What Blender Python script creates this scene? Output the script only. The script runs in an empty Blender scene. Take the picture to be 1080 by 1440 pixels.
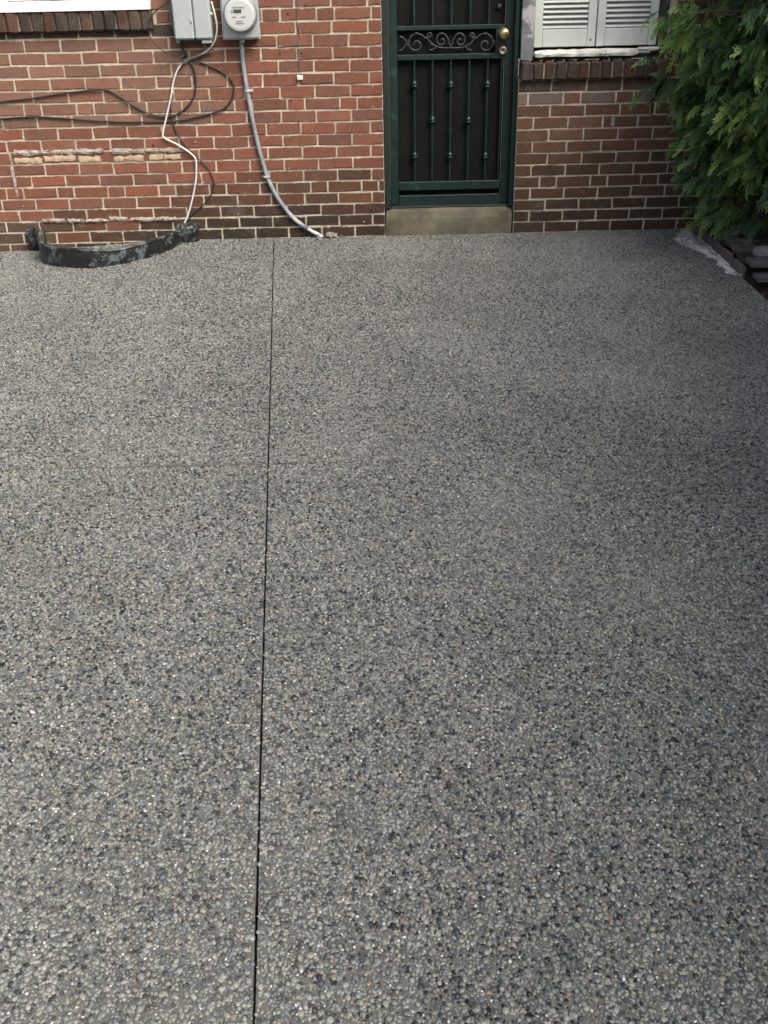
import bpy, math, random
import numpy as np
from mathutils import Matrix, Vector
random.seed(7); RNG = np.random.default_rng(7)
scene = bpy.context.scene
col = scene.collection

# ------------------------------------------------------------------ camera
F_PX, PITCH, ROLL, CAM_H, CAM_D = 1460.0, math.radians(29.0), 0.022, 1.609, 6.398
_r = Vector((1, 0, 0)); _u = Vector((0, math.sin(PITCH), math.cos(PITCH))); _w = Vector((0, math.cos(PITCH), -math.sin(PITCH)))
RV = _r*math.cos(ROLL) - _u*math.sin(ROLL); UV = _u*math.cos(ROLL) + _r*math.sin(ROLL)
CAM = Vector((0, -CAM_D, CAM_H))
cd = bpy.data.cameras.new('camera'); cam = bpy.data.objects.new('camera', cd); col.objects.link(cam)
cd.sensor_fit = 'VERTICAL'; cd.sensor_height = 36.0; cd.lens = 36.0*F_PX/1440.0
cd.clip_start = 0.05; cd.clip_end = 500
m = Matrix.Identity(4)
for i in range(3):
    m[i][0] = RV[i]; m[i][1] = UV[i]; m[i][2] = -_w[i]; m[i][3] = CAM[i]
cam.matrix_world = m
scene.camera = cam

# ------------------------------------------------------------------ light
SUN_EL, SUN_AZ = math.radians(47), math.radians(40)      # azimuth: from behind the camera towards the right
world = bpy.data.worlds.new('World'); scene.world = world; world.use_nodes = True
nt = world.node_tree; bg = nt.nodes['Background']
sky = nt.nodes.new('ShaderNodeTexSky'); sky.sky_type = 'NISHITA'; sky.sun_disc = False
sky.sun_elevation = SUN_EL; sky.sun_rotation = math.pi - SUN_AZ
sky.air_density = 1.0; sky.dust_density = 8.0; sky.ozone_density = 1.0
nt.links.new(sky.outputs[0], bg.inputs[0]); bg.inputs[1].default_value = 0.12
sl = bpy.data.lights.new('sun', 'SUN'); sl.energy = 1.5; sl.angle = math.radians(32); sl.color = (1.0, 0.99, 0.955)
so = bpy.data.objects.new('sun', sl); col.objects.link(so)
sdir = Vector((math.sin(SUN_AZ)*math.cos(SUN_EL), -math.cos(SUN_AZ)*math.cos(SUN_EL), math.sin(SUN_EL)))
so.rotation_euler = sdir.to_track_quat('Z', 'Y').to_euler(); so.location = (2, -6, 8)
vs = scene.view_settings; vs.view_transform = 'Standard'; vs.look = 'None'; vs.gamma = 1.0; vs.exposure = 1.08
scene.render.resolution_x = 768; scene.render.resolution_y = 1024

# ------------------------------------------------------------------ measuring helpers
def ray(px, py): return _w + RV*((px-540)/F_PX) - UV*((py-720)/F_PX)
def P(px, py, Y=0.0):
    d = ray(px, py); return CAM + d*((Y-CAM.y)/d.y)
def G(px, py, z=0.0):
    d = ray(px, py); return CAM + d*((z-CAM.z)/d.z)
def smooth(t): t = min(1, max(0, t)); return t*t*(3-2*t)
def gz(x): return -0.045*smooth((-1.1-x)/1.3)               # the paving falls slightly to the left
COURSE = 0.067

# ------------------------------------------------------------------ mesh helpers
def org(o):
    v = Vector((0, 0, 0))
    while o is not None: v = v + o.location; o = o.parent
    return v
def tag(o, label=None, cat=None, group=None, kind=None):
    if label: o['label'] = label
    if cat: o['category'] = cat
    if group: o['group'] = group
    if kind: o['kind'] = kind
    return o
def empty(name, loc, label=None, cat=None, group=None, kind=None):
    o = bpy.data.objects.new(name, None); o.location = loc; col.objects.link(o); o.empty_display_size = 0.1
    return tag(o, label, cat, group, kind)
class MB:
    def __init__(s): s.v = []; s.f = []
    def quad(s, a, b, c, d):
        n = len(s.v); s.v += [tuple(a), tuple(b), tuple(c), tuple(d)]; s.f.append((n, n+1, n+2, n+3)); return s
    def box(s, x0, x1, y0, y1, z0, z1, bev=0.0, jit=0.0):
        """box with its edges chamfered"""
        b = min(bev, (x1-x0)*.45, (y1-y0)*.45, (z1-z0)*.45)
        if b <= 0:
            n = len(s.v)
            s.v += [(x, y, z) for x in (x0, x1) for y in (y0, y1) for z in (z0, z1)]
            for q in ((0,1,3,2),(4,6,7,5),(0,4,5,1),(2,3,7,6),(0,2,6,4),(1,5,7,3)): s.f.append(tuple(n+i for i in q))
            return s
        n = len(s.v); idx = {}
        c = ((x0+x1)/2, (y0+y1)/2, (z0+z1)/2); h = ((x1-x0)/2, (y1-y0)/2, (z1-z0)/2)
        for sx in (-1, 1):
            for sy in (-1, 1):
                for sz in (-1, 1):
                    j = [random.uniform(-jit, jit) for _ in range(3)]
                    for ax in range(3):
                        p = []
                        for a, sg in enumerate((sx, sy, sz)):
                            p.append(c[a] + sg*(h[a] - (0 if a == ax else b)) + j[a])
                        idx[(sx, sy, sz, ax)] = len(s.v); s.v.append(tuple(p))
        I = lambda sx, sy, sz, ax: idx[(sx, sy, sz, ax)]
        for sg in (-1, 1):
            s.f.append((I(sg,-1,-1,0), I(sg,1,-1,0), I(sg,1,1,0), I(sg,-1,1,0))[::sg])
            s.f.append((I(-1,sg,-1,1), I(-1,sg,1,1), I(1,sg,1,1), I(1,sg,-1,1))[::sg])
            s.f.append((I(-1,-1,sg,2), I(1,-1,sg,2), I(1,1,sg,2), I(-1,1,sg,2))[::sg])
        for a in (-1, 1):
            for b2 in (-1, 1):
                s.f.append((I(a,b2,-1,0), I(a,b2,1,0), I(a,b2,1,1), I(a,b2,-1,1)))
                s.f.append((I(a,-1,b2,0), I(a,1,b2,0), I(a,1,b2,2), I(a,-1,b2,2)))
                s.f.append((I(-1,a,b2,1), I(1,a,b2,1), I(1,a,b2,2), I(-1,a,b2,2)))
        for sx in (-1, 1):
            for sy in (-1, 1):
                for sz in (-1, 1): s.f.append((I(sx,sy,sz,0), I(sx,sy,sz,1), I(sx,sy,sz,2)))
        return s
    def tube(s, pts, r, n=8, caps=True, flat=1.0):
        pts = [Vector(p) for p in pts]; N = len(pts); rings = []
        up = None
        for i, p in enumerate(pts):
            t = (pts[min(i+1, N-1)] - pts[max(i-1, 0)]).normalized()
            if up is None:
                up = Vector((0, 1, 0)) if abs(t.y) < .9 else Vector((1, 0, 0))
            a = (up - t*up.dot(t)).normalized(); b = t.cross(a); up = a
            rr = r[i] if isinstance(r, (list, tuple)) else r
            st = len(s.v)
            for k in range(n):
                an = 2*math.pi*k/n; s.v.append(tuple(p + a*(math.cos(an)*rr*flat) + b*(math.sin(an)*rr)))
            rings.append(st)
        for q in range(N-1):
            for k in range(n):
                s.f.append((rings[q]+k, rings[q]+(k+1) % n, rings[q+1]+(k+1) % n, rings[q+1]+k))
        if caps:
            s.f.append(tuple(rings[0]+k for k in range(n))[::-1]); s.f.append(tuple(rings[-1]+k for k in range(n)))
        return s
    def lathe(s, prof, c, axis, n=24):
        """prof: (radius, distance along axis)"""
        ax = Vector(axis).normalized(); c = Vector(c)
        a = ax.cross(Vector((0, 0, 1)) if abs(ax.z) < .9 else Vector((1, 0, 0))).normalized(); b = ax.cross(a)
        rings = []
        for rr, d in prof:
            rings.append(len(s.v))
            for k in range(n):
                an = 2*math.pi*k/n; s.v.append(tuple(c + ax*d + (a*math.cos(an) + b*math.sin(an))*rr))
        for q in range(len(prof)-1):
            for k in range(n): s.f.append((rings[q]+k, rings[q]+(k+1) % n, rings[q+1]+(k+1) % n, rings[q+1]+k))
        s.f.append(tuple(rings[0]+k for k in range(n))[::-1]); s.f.append(tuple(rings[-1]+k for k in range(n)))
        return s
    def build(s, name, mat, parent=None, sm=False, fix=True):
        o0 = org(parent)
        me = bpy.data.meshes.new(name)
        me.from_pydata([(x-o0.x, y-o0.y, z-o0.z) for x, y, z in s.v], [], s.f)
        if fix:
            import bmesh
            bm = bmesh.new(); bm.from_mesh(me); bmesh.ops.recalc_face_normals(bm, faces=bm.faces); bm.to_mesh(me); bm.free()
        me.materials.append(mat)
        if sm:
            me.polygons.foreach_set('use_smooth', [True]*len(me.polygons))
        o = bpy.data.objects.new(name, me); col.objects.link(o); o.parent = parent
        return o
def crom(pts, per=6):
    pts = [Vector(p) for p in pts]; out = []
    q = [pts[0]*2-pts[1]] + pts + [pts[-1]*2-pts[-2]]
    for i in range(1, len(q)-2):
        for k in range(per):
            t = k/per; a, b, c, d = q[i-1], q[i], q[i+1], q[i+2]
            out.append(0.5*((2*b) + (c-a)*t + (2*a-5*b+4*c-d)*t*t + (3*b-a-3*c+d)*t**3))
    out.append(pts[-1]); return out
def rough_block(mb, x0, x1, y0, y1, z0, z1, amp, nx=5, ny=3, nz=3, rot=0.0, tilt=0.0, bev=.012):
    """a stone with broken edges: subdivided box, rounded and roughened"""
    c = Vector(((x0+x1)/2, (y0+y1)/2, (z0+z1)/2)); h = Vector(((x1-x0)/2, (y1-y0)/2, (z1-z0)/2))
    vid = {}; Rm = Matrix.Rotation(rot, 3, 'Z') @ Matrix.Rotation(tilt, 3, 'Y')
    def V(i, j, k):
        if (i, j, k) in vid: return vid[(i, j, k)]
        u = Vector((2*i/nx-1, 2*j/ny-1, 2*k/nz-1)); p = Vector((u.x*h.x, u.y*h.y, u.z*h.z))
        e = sum(1 for t in u if abs(t) > .99)
        if e >= 2: p -= Vector([math.copysign(bev*(e-1)*random.uniform(.4, 1.3), t) if abs(t) > .99 else 0 for t in u])
        p += Vector([random.uniform(-amp, amp) for _ in range(3)])
        vid[(i, j, k)] = len(mb.v); mb.v.append(tuple(c + Rm @ p)); return vid[(i, j, k)]
    for a in range(nx):
        for b in range(ny):
            mb.f.append((V(a,b,0), V(a,b+1,0), V(a+1,b+1,0), V(a+1,b,0))); mb.f.append((V(a,b,nz), V(a+1,b,nz), V(a+1,b+1,nz), V(a,b+1,nz)))
        for k in range(nz):
            mb.f.append((V(a,0,k), V(a+1,0,k), V(a+1,0,k+1), V(a,0,k+1))); mb.f.append((V(a,ny,k), V(a,ny,k+1), V(a+1,ny,k+1), V(a+1,ny,k)))
    for b in range(ny):
        for k in range(nz):
            mb.f.append((V(0,b,k), V(0,b,k+1), V(0,b+1,k+1), V(0,b+1,k))); mb.f.append((V(nx,b,k), V(nx,b+1,k), V(nx,b+1,k+1), V(nx,b,k+1)))
    return mb

# ------------------------------------------------------------------ materials
class N:
    """small node-tree builder"""
    def __init__(s, name):
        s.m = bpy.data.materials.new(name); s.m.use_nodes = True; s.t = s.m.node_tree
        s.b = s.t.nodes['Principled BSDF']; s.out = s.t.nodes['Material Output']
    def n(s, typ, **kw):
        o = s.t.nodes.new(typ)
        for k, v in kw.items(): setattr(o, k, v)
        return o
    def l(s, a, b): s.t.links.new(a, b)
    def coord(s, scale=(1, 1, 1), space='Object'):
        if space == 'World': c = s.n('ShaderNodeNewGeometry').outputs['Position']
        else: c = s.n('ShaderNodeTexCoord').outputs[space]
        mp = s.n('ShaderNodeMapping'); mp.inputs['Scale'].default_value = scale; s.l(c, mp.inputs[0]); return mp.outputs[0]
    def noise(s, scale, detail=4, rough=.6, vec=None, dist=0):
        o = s.n('ShaderNodeTexNoise'); o.inputs['Scale'].default_value = scale; o.inputs['Detail'].default_value = detail
        o.inputs['Roughness'].default_value = rough; o.inputs['Distortion'].default_value = dist
        if vec is not None: s.l(vec, o.inputs['Vector'])
        return o.outputs['Fac']
    def ramp(s, fac, stops, const=False):
        o = s.n('ShaderNodeValToRGB'); e = o.color_ramp.elements
        if const: o.color_ramp.interpolation = 'CONSTANT'
        while len(e) < len(stops): e.new(0.5)
        for i, (p, c) in enumerate(stops):
            e[i].position = p; e[i].color = (c[0], c[1], c[2], 1) if isinstance(c, (tuple, list)) else (c, c, c, 1)
        s.l(fac, o.inputs[0]); return o.outputs[0]
    def mix(s, fac, a, b, mode='MIX'):
        o = s.n('ShaderNodeMix', data_type='RGBA', blend_type=mode)
        for i, v in ((0, fac), (6, a), (7, b)):
            if hasattr(v, 'is_output'): s.l(v, o.inputs[i])
            else: o.inputs[i].default_value = v if i == 0 else ((v[0], v[1], v[2], 1) if isinstance(v, (tuple, list)) else (v, v, v, 1))
        return o.outputs[2]
    def math(s, op, a, b=0.0, c=0.0):
        o = s.n('ShaderNodeMath', operation=op)
        for i, v in enumerate((a, b, c)):
            if hasattr(v, 'is_output'): s.l(v, o.inputs[i])
            else: o.inputs[i].default_value = v
        return o.outputs[0]
    def bump(s, h, strength=.3, dist=.002):
        o = s.n('ShaderNodeBump'); o.inputs['Strength'].default_value = strength; o.inputs['Distance'].default_value = dist
        s.l(h, o.inputs['Height']); s.l(o.outputs[0], s.b.inputs['Normal']); return o
    def set(s, colr=None, rough=None, metal=None, spec=None, coat=None):
        for key, v in (('Base Color', colr), ('Roughness', rough), ('Metallic', metal), ('Specular IOR Level', spec), ('Coat Weight', coat)):
            if v is None: continue
            if hasattr(v, 'is_output'): s.l(v, s.b.inputs[key])
            else: s.b.inputs[key].default_value = (v[0], v[1], v[2], 1) if isinstance(v, (tuple, list)) else v
        return s.m
M = {}
def simple(name, c, var=.25, rough=.6, scale=30, metal=0, bump=.15, bscale=120, bdist=.001, wear=None, wearamt=.62, spec=.5):
    a = N(name); v = a.coord(space='World')
    n1 = a.noise(scale, 5, .65, v); n2 = a.noise(bscale, 3, .6, v)
    cc = a.mix(a.ramp(n1, [(.3, 0.0), (.7, 1.0)]), tuple(x*(1-var) for x in c), tuple(min(1, x*(1+var)) for x in c))
    if wear:
        n3 = a.noise(scale*.6, 6, .7, v, .4); cc = a.mix(a.ramp(n3, [(wearamt, 0.0), (wearamt+.05, 1.0)]), cc, wear)
    a.bump(a.math('ADD', n1, a.math('MULTIPLY', n2, .5)), bump, bdist)
    a.set(cc, a.math('MULTIPLY_ADD', n2, .3, rough-.15), metal, spec); M[name] = a.m; return a.m

def brick_mat(name, merged):
    a = N(name); v = a.coord(space='World')
    base = a.n('ShaderNodeAttribute', attribute_name='tint').outputs['Color'] if merged else a.n('ShaderNodeObjectInfo').outputs['Color']
    big = a.noise(9, 5, .65, v); fine = a.noise(160, 4, .7, v); pit = a.noise(70, 3, .6, v, .6); wash = a.noise(3.2, 6, .7, v, .3)
    c = a.mix(a.ramp(big, [(.32, 0.0), (.7, 1.0)]), a.mix(1.0, base, (.86, .84, .82), 'MULTIPLY'), a.mix(1.0, base, (1.12, 1.10, 1.09), 'MULTIPLY'))
    mo = a.noise(55, 4, .6, v, .4)
    c = a.mix(1.0, c, a.ramp(mo, [(.32, (.76, .80, .74)), (.5, (.96, .95, .95)), (.66, (1.0, .89, .85))]), 'MULTIPLY')
    c = a.mix(a.ramp(mo, [(.56, 0.0), (.7, .18)]), c, (.30, .17, .13))
    c = a.mix(a.ramp(fine, [(.35, .55), (.65, 0.0)]), c, a.mix(1.0, c, (.5, .48, .47), 'MULTIPLY'))
    c = a.mix(a.ramp(pit, [(.66, 0.0), (.72, .8)]), c, (.035, .025, .022))
    sm_ = a.noise(24, 5, .75, v, .8)
    c = a.mix(a.ramp(sm_, [(.6, 0.0), (.72, .32)]), c, (.34, .29, .25))           # mortar smears left by pointing
    c = a.mix(a.ramp(wash, [(.58, 0.0), (.75, .30)]), c, (.22, .19, .18))         # pale bloom on the brick
    if not merged:                                                                # pointing smeared over the brick edges
        sx = a.n('ShaderNodeSeparateXYZ'); a.l(a.n('ShaderNodeTexCoord').outputs['Object'], sx.inputs[0])
        ez = a.math('SUBTRACT', a.math('ABSOLUTE', sx.outputs[2]), .40); ex = a.math('MULTIPLY', a.math('SUBTRACT', a.math('ABSOLUTE', sx.outputs[0]), .468), 3.0)
        en = a.noise(42, 4, .7, v, .5)
        em_ = a.math('ADD', a.math('MAXIMUM', ez, ex), a.math('MULTIPLY', a.math('SUBTRACT', en, .62), .9))
        c = a.mix(a.ramp(em_, [(.02, 0.0), (.10, .75)]), c, (.44, .38, .29))
    h = a.math('ADD', a.math('MULTIPLY', fine, .6), a.math('MULTIPLY', a.ramp(pit, [(.6, 1.0), (.72, 0.0)]), .8))
    a.bump(h, .55, .0025); a.set(c, .85, 0, .3); M[name] = a.m
brick_mat('brick', False); brick_mat('brick_merged', True)

a = N('mortar'); v = a.coord(space='World')
n1 = a.noise(14, 6, .7, v); n2 = a.noise(220, 4, .7, v); n3 = a.noise(45, 4, .6, v)
c = a.ramp(n1, [(.25, (.31, .275, .20)), (.5, (.45, .41, .315)), (.75, (.60, .56, .455))])
c = a.mix(a.ramp(n3, [(.64, 0.0), (.76, .7)]), c, (.16, .125, .10))
a.bump(a.math('ADD', n2, a.math('MULTIPLY', n3, 1.5)), .7, .003); a.set(c, .95, 0, .2); M['mortar'] = a.m

a = N('concrete_matrix'); v = a.coord(space='World')
n1 = a.noise(1.3, 5, .6, v); n2 = a.noise(420, 3, .7, v); n3 = a.noise(60, 4, .6, v)
c = a.ramp(n3, [(.3, (.060, .062, .054)), (.7, (.130, .133, .115))])  # kept dark: the shadow between pebbles is put into this colour
c = a.mix(a.ramp(n2, [(.35, 0.0), (.7, .6)]), c, (.19, .19, .165)); c = a.mix(a.ramp(n1, [(.35, 0.0), (.65, .35)]), c, (.10, .10, .09))
a.bump(n2, .6, .002); a.set(c, .6, 0, .45); M['matrix'] = a.m

a = N('pebble'); rnd = a.n('ShaderNodeAttribute', attribute_name='tone', attribute_type='INSTANCER').outputs['Fac']
c = a.ramp(rnd, [(0, (.010, .012, .014)), (.125, (.040, .047, .054)), (.20, (.092, .104, .114)), (.30, (.180, .191, .174)), (.45, (.236, .245, .216)), (.61, (.150, .164, .166)),
                 (.73, (.255, .235, .188)), (.79, (.175, .147, .115)), (.83, (.262, .270, .248)), (.91, (.085, .098, .092)), (.97, (.60, .60, .58))], True)
v = a.coord(space='Object'); n1 = a.noise(1.4, 4, .7, v); c = a.mix(a.ramp(n1, [(.35, 0.0), (.65, .45)]), c, a.mix(1.0, c, (.5, .5, .5), 'MULTIPLY'))
vw = a.coord(space='World'); n2 = a.noise(1.1, 5, .6, vw); n3 = a.noise(2.3, 6, .7, vw, .5)
c = a.mix(a.ramp(n3, [(.36, .38), (.56, 0.0)]), c, a.mix(1.0, c, (.55, .57, .56), 'MULTIPLY'))
c = a.mix(a.ramp(n2, [(.5, 0.0), (.68, .22)]), c, (.28, .285, .26))
a.set(c, a.ramp(n2, [(.3, .26), (.7, .44)]), 0, .42); M['pebble'] = a.m

simple('step_concrete', (.105, .093, .064), .55, .85, 5, bump=.4, bscale=200)
simple('green_paint', (.0014, .0155, .0138), .5, .46, 25, bump=.25, wear=(.010, .042, .038), wearamt=.60)
simple('green_dark', (.006, .014, .013), .4, .5, 25)
simple('screen_mesh', (.0052, .0058, .0062), .4, .8, 12, spec=.15)
simple('scroll_iron', (.022, .030, .031), .5, .5, 60, wear=(.085, .095, .095), wearamt=.60)
simple('brass', (.62, .50, .22), .25, .32, 40, metal=1, bump=.05)
simple('worn_brass', (.26, .23, .17), .3, .5, 60, metal=.7, bump=.1)
simple('shutter_paint', (.50, .54, .51), .10, .5, 8, bump=.12)
simple('white_paint', (.80, .80, .79), .06, .5, 12, bump=.2)
simple('peeling_paint', (.13, .145, .155), .35, .7, 8, bump=.5, bdist=.004, wear=(.34, .34, .33), wearamt=.58)
simple('weathered_wood', (.66, .66, .60), .3, .75, 16, bump=.5, wear=(.25, .24, .22), wearamt=.6)
simple('dark_frame', (.02, .02, .02), .3, .6, 10)
simple('box_grey', (.31, .345, .345), .10, .5, 10, bump=.06, wear=(.30, .32, .31), wearamt=.66)
simple('box_shadow_grey', (.10, .11, .11), .2, .6, 10)
simple('meter_steel', (.36, .40, .42), .12, .42, 10, metal=.35, bump=.05)
simple('meter_white', (.42, .44, .44), .05, .35, 10, bump=.02)
simple('meter_rim', (.30, .32, .33), .1, .35, 10, metal=.6)
simple('meter_display', (.05, .06, .05), .1, .3, 10, bump=.0)
simple('meter_print', (.22, .23, .23), .1, .5, 10, bump=.0)
simple('conduit_grey', (.22, .245, .265), .25, .55, 18, bump=.15, wear=(.36, .37, .37), wearamt=.6)
simple('pale_pipe', (.55, .55, .53), .2, .6, 30, bump=.15)
simple('galvanised', (.45, .47, .48), .25, .45, 50, metal=.6)
simple('cable_black', (.018, .018, .019), .3, .55, 40, bump=.05)
simple('cable_grey', (.10, .105, .11), .3, .55, 40, bump=.05)
simple('cable_white', (.58, .58, .55), .15, .55, 30, bump=.05, wear=(.38, .36, .32), wearamt=.62)
simple('black_flaking', (.010, .012, .012), .4, .42, 22, bump=.6, bdist=.004, wear=(.085, .105, .115), wearamt=.52)
simple('rough_mortar', (.31, .285, .245), .45, .95, 45, bump=1.0, bdist=.008, wear=(.17, .12, .095), wearamt=.54)
simple('dirty_mortar', (.20, .175, .14), .5, .95, 30, bump=.8, bdist=.005)
simple('cream_chip', (.40, .31, .21), .25, .95, 40, bump=.8, bdist=.004, wear=(.22, .12, .08), wearamt=.62)
simple('cement_smear', (.68, .67, .66), .25, .95, 18, bump=.6, bdist=.004, wear=(.30, .29, .27), wearamt=.57)
simple('stone_grey', (.17, .172, .165), .4, .9, 14, bump=.8, bdist=.006, wear=(.26, .27, .25), wearamt=.6)
simple('stone_brown', (.085, .073, .062), .4, .9, 14, bump=.8, bdist=.006, wear=(.15, .12, .10), wearamt=.62)
simple('stone_pale', (.24, .235, .215), .3, .9, 20, bump=.7, bdist=.006, wear=(.16, .15, .14), wearamt=.6)
simple('edging_red', (.16, .085, .06), .5, .9, 20, bump=.8, bdist=.006, wear=(.10, .085, .07), wearamt=.52)
simple('old_timber', (.10, .10, .094), .4, .85, 10, bump=.7, bdist=.004, wear=(.07, .065, .06), wearamt=.58)
simple('soil', (.030, .023, .017), .5, .95, 30, bump=1.0, bdist=.02, bscale=60)
simple('ground_earth', (.06, .055, .04), .5, .95, 6, bump=.8, bdist=.02)
simple('bark', (.09, .065, .045), .4, .9, 30, bump=.8, bdist=.006)
simple('dead_leaf', (.07, .045, .028), .4, .8, 60)
a = N('glass'); a.set((.03, .032, .04), .06, 0, .5); M['glass'] = a.m
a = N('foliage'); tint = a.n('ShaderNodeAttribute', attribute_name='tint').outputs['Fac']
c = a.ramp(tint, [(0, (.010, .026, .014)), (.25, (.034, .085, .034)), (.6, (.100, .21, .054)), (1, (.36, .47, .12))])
a.set(c, .55, 0, .35)
tr = a.n('ShaderNodeBsdfTranslucent'); a.l(c, tr.inputs[0]); mx = a.n('ShaderNodeMixShader'); mx.inputs[0].default_value = .18
a.l(a.b.outputs[0], mx.inputs[1]); a.l(tr.outputs[0], mx.inputs[2]); a.l(mx.outputs[0], a.out.inputs[0]); M['foliage'] = a.m

# ------------------------------------------------------------------ ground and paving
g = MB(); n = 12
for i in range(n):
    for j in range(n):
        x0, x1 = -60+120*i/n, -60+120*(i+1)/n; y0, y1 = -60+120*j/n, -60+120*(j+1)/n
        g.quad((x0, y0, -.16), (x1, y0, -.16), (x1, y1, -.16), (x0, y1, -.16))
tag(g.build('ground', M['ground_earth']), 'dark bare earth under and around the paving', kind='structure')

EDGE_X = 1.915                                   # right edge of the paving
JY = -3.13                                       # cross joint, parallel to the wall
def jx(y): return -0.626 + 0.386*(-(y+0.164)/5.112)       # long saw cut, a few degrees off square
driveway = empty('driveway', (0, 0, 0), 'exposed aggregate paving of grey pebbles in front of the brick house', kind='structure')
def slab(xl, xr, y0, y1):
    """xl, xr functions of y; top follows the fall"""
    m = MB(); nx, ny = 24, 260; top = []; bot = []
    for j in range(ny+1):
        y = y0+(y1-y0)*j/ny
        for i in range(nx+1):
            x = xl(y)+(xr(y)-xl(y))*i/nx
            top.append(len(m.v)); m.v.append((x, y, gz(x)))
    for j in range(ny+1):
        y = y0+(y1-y0)*j/ny
        for i in range(nx+1):
            x = xl(y)+(xr(y)-xl(y))*i/nx
            bot.append(len(m.v)); m.v.append((x, y, -.16))
    W = nx+1
    for j in range(ny):
        for i in range(nx):
            m.f.append((top[j*W+i], top[j*W+i+1], top[(j+1)*W+i+1], top[(j+1)*W+i]))
    for j in range(ny):
        for i in (0, nx): m.f.append((top[j*W+i], top[(j+1)*W+i], bot[(j+1)*W+i], bot[j*W+i]))
    for i in range(nx):
        for j in (0, ny): m.f.append((top[j*W+i], top[j*W+i+1], bot[j*W+i+1], bot[j*W+i]))
    return m.build('slab', M['matrix'], driveway)
HG, HC = .0023, .0029
def chip(y, k):                                  # spalled arris of the saw cut
    q = random.Random(int(y*9000)*2+k).random(); return .0004*q + (.0008*(q-.8)/.2 if q > .8 else 0)
for (xa, xb) in ((lambda y: -5.0, lambda y: jx(y)-HG-chip(y, 0)), (lambda y: jx(y)+HG+chip(y, 1), lambda y: EDGE_X)):
    slab(xa, xb, JY+HC, -.003); slab(xa, xb, -9.0, JY-HC)

# pebbles: every stone is real geometry, scattered by geometry nodes over the part of the paving in view
def pebble_points():
    s = .0070; rows = int(5.75/(s*.866)); px = []; py = []
    for j in range(rows):
        y = -.006 - j*s*.866
        hw = .37*((y+CAM_D)*math.cos(PITCH)+CAM_H*math.sin(PITCH)) + .22
        xl = -hw; xr = min(hw, EDGE_X-.004)
        x = np.arange(xl, xr, s) + (s/2 if j % 2 else 0)
        px.append(x); py.append(np.full(x.shape, y))
    px = np.concatenate(px); py = np.concatenate(py); k = len(px)
    px = px + RNG.uniform(-.42, .42, k)*s; py = py + RNG.uniform(-.42, .42, k)*s
    a = RNG.gamma(9, 1/9, k)*.0040; a = np.clip(a, .0022, .0072)
    b = a*RNG.uniform(.58, .95, k); h = np.clip(b*RNG.uniform(.55, .9, k), .0018, .0045)
    jxv = -0.626 + 0.386*(-(py+0.164)/5.112)
    keep = (np.abs(px-jxv) > HG+a*RNG.uniform(.2, .8, k)) & ((np.abs(py-JY) > HC+.0015+a) | (RNG.uniform(0, 1, k) < np.where(px > jxv, .55, .10))) & (py < -.005) & (px < EDGE_X-.003)
    keep &= RNG.uniform(0, 1, k) > .06
    px, py, a, b, h = (q[keep] for q in (px, py, a, b, h)); k = len(px)
    t = np.clip((-1.1-px)/1.3, 0, 1); z = -.045*t*t*(3-2*t) + RNG.uniform(.0, .75, k)*h
    rot = np.stack([RNG.normal(0, .16, k), RNG.normal(0, .16, k), RNG.uniform(0, 6.283, k)], 1)
    tone = RNG.uniform(0, .96, k); small = a < np.median(a); w_ = RNG.uniform(0, 1, k); tone = np.where(small & (w_ < .04), .985, tone); tone = np.where((a > np.quantile(a, .9)) & (tone < .115), .33+tone, tone)
    return np.stack([px, py, z], 1), rot, np.stack([a, b, h], 1), tone
pts, rot, scl, tone = pebble_points()
me = bpy.data.meshes.new('pebbles'); me.vertices.add(len(pts)); me.vertices.foreach_set('co', pts.astype(np.float32).ravel())
for nm, arr in (('rot', rot), ('scl', scl)):
    at = me.attributes.new(nm, 'FLOAT_VECTOR', 'POINT'); at.data.foreach_set('vector', arr.astype(np.float32).ravel())
at = me.attributes.new('tone', 'FLOAT', 'POINT'); at.data.foreach_set('value', tone.astype(np.float32))
me.materials.append(M['pebble'])
pb = bpy.data.objects.new('pebbles', me); col.objects.link(pb); pb.parent = driveway
tag(pb, 'small grey, tan and white pebbles set in the paving', kind='stuff')
gn = bpy.data.node_groups.new('pebble_scatter', 'GeometryNodeTree')
gn.interface.new_socket('Geometry', in_out='INPUT', socket_type='NodeSocketGeometry')
gn.interface.new_socket('Geometry', in_out='OUTPUT', socket_type='NodeSocketGeometry')
gi = gn.nodes.new('NodeGroupInput'); go = gn.nodes.new('NodeGroupOutput'); L = gn.links.new
m2p = gn.nodes.new('GeometryNodeMeshToPoints'); L(gi.outputs[0], m2p.inputs['Mesh'])
join = gn.nodes.new('GeometryNodeJoinGeometry')
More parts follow.
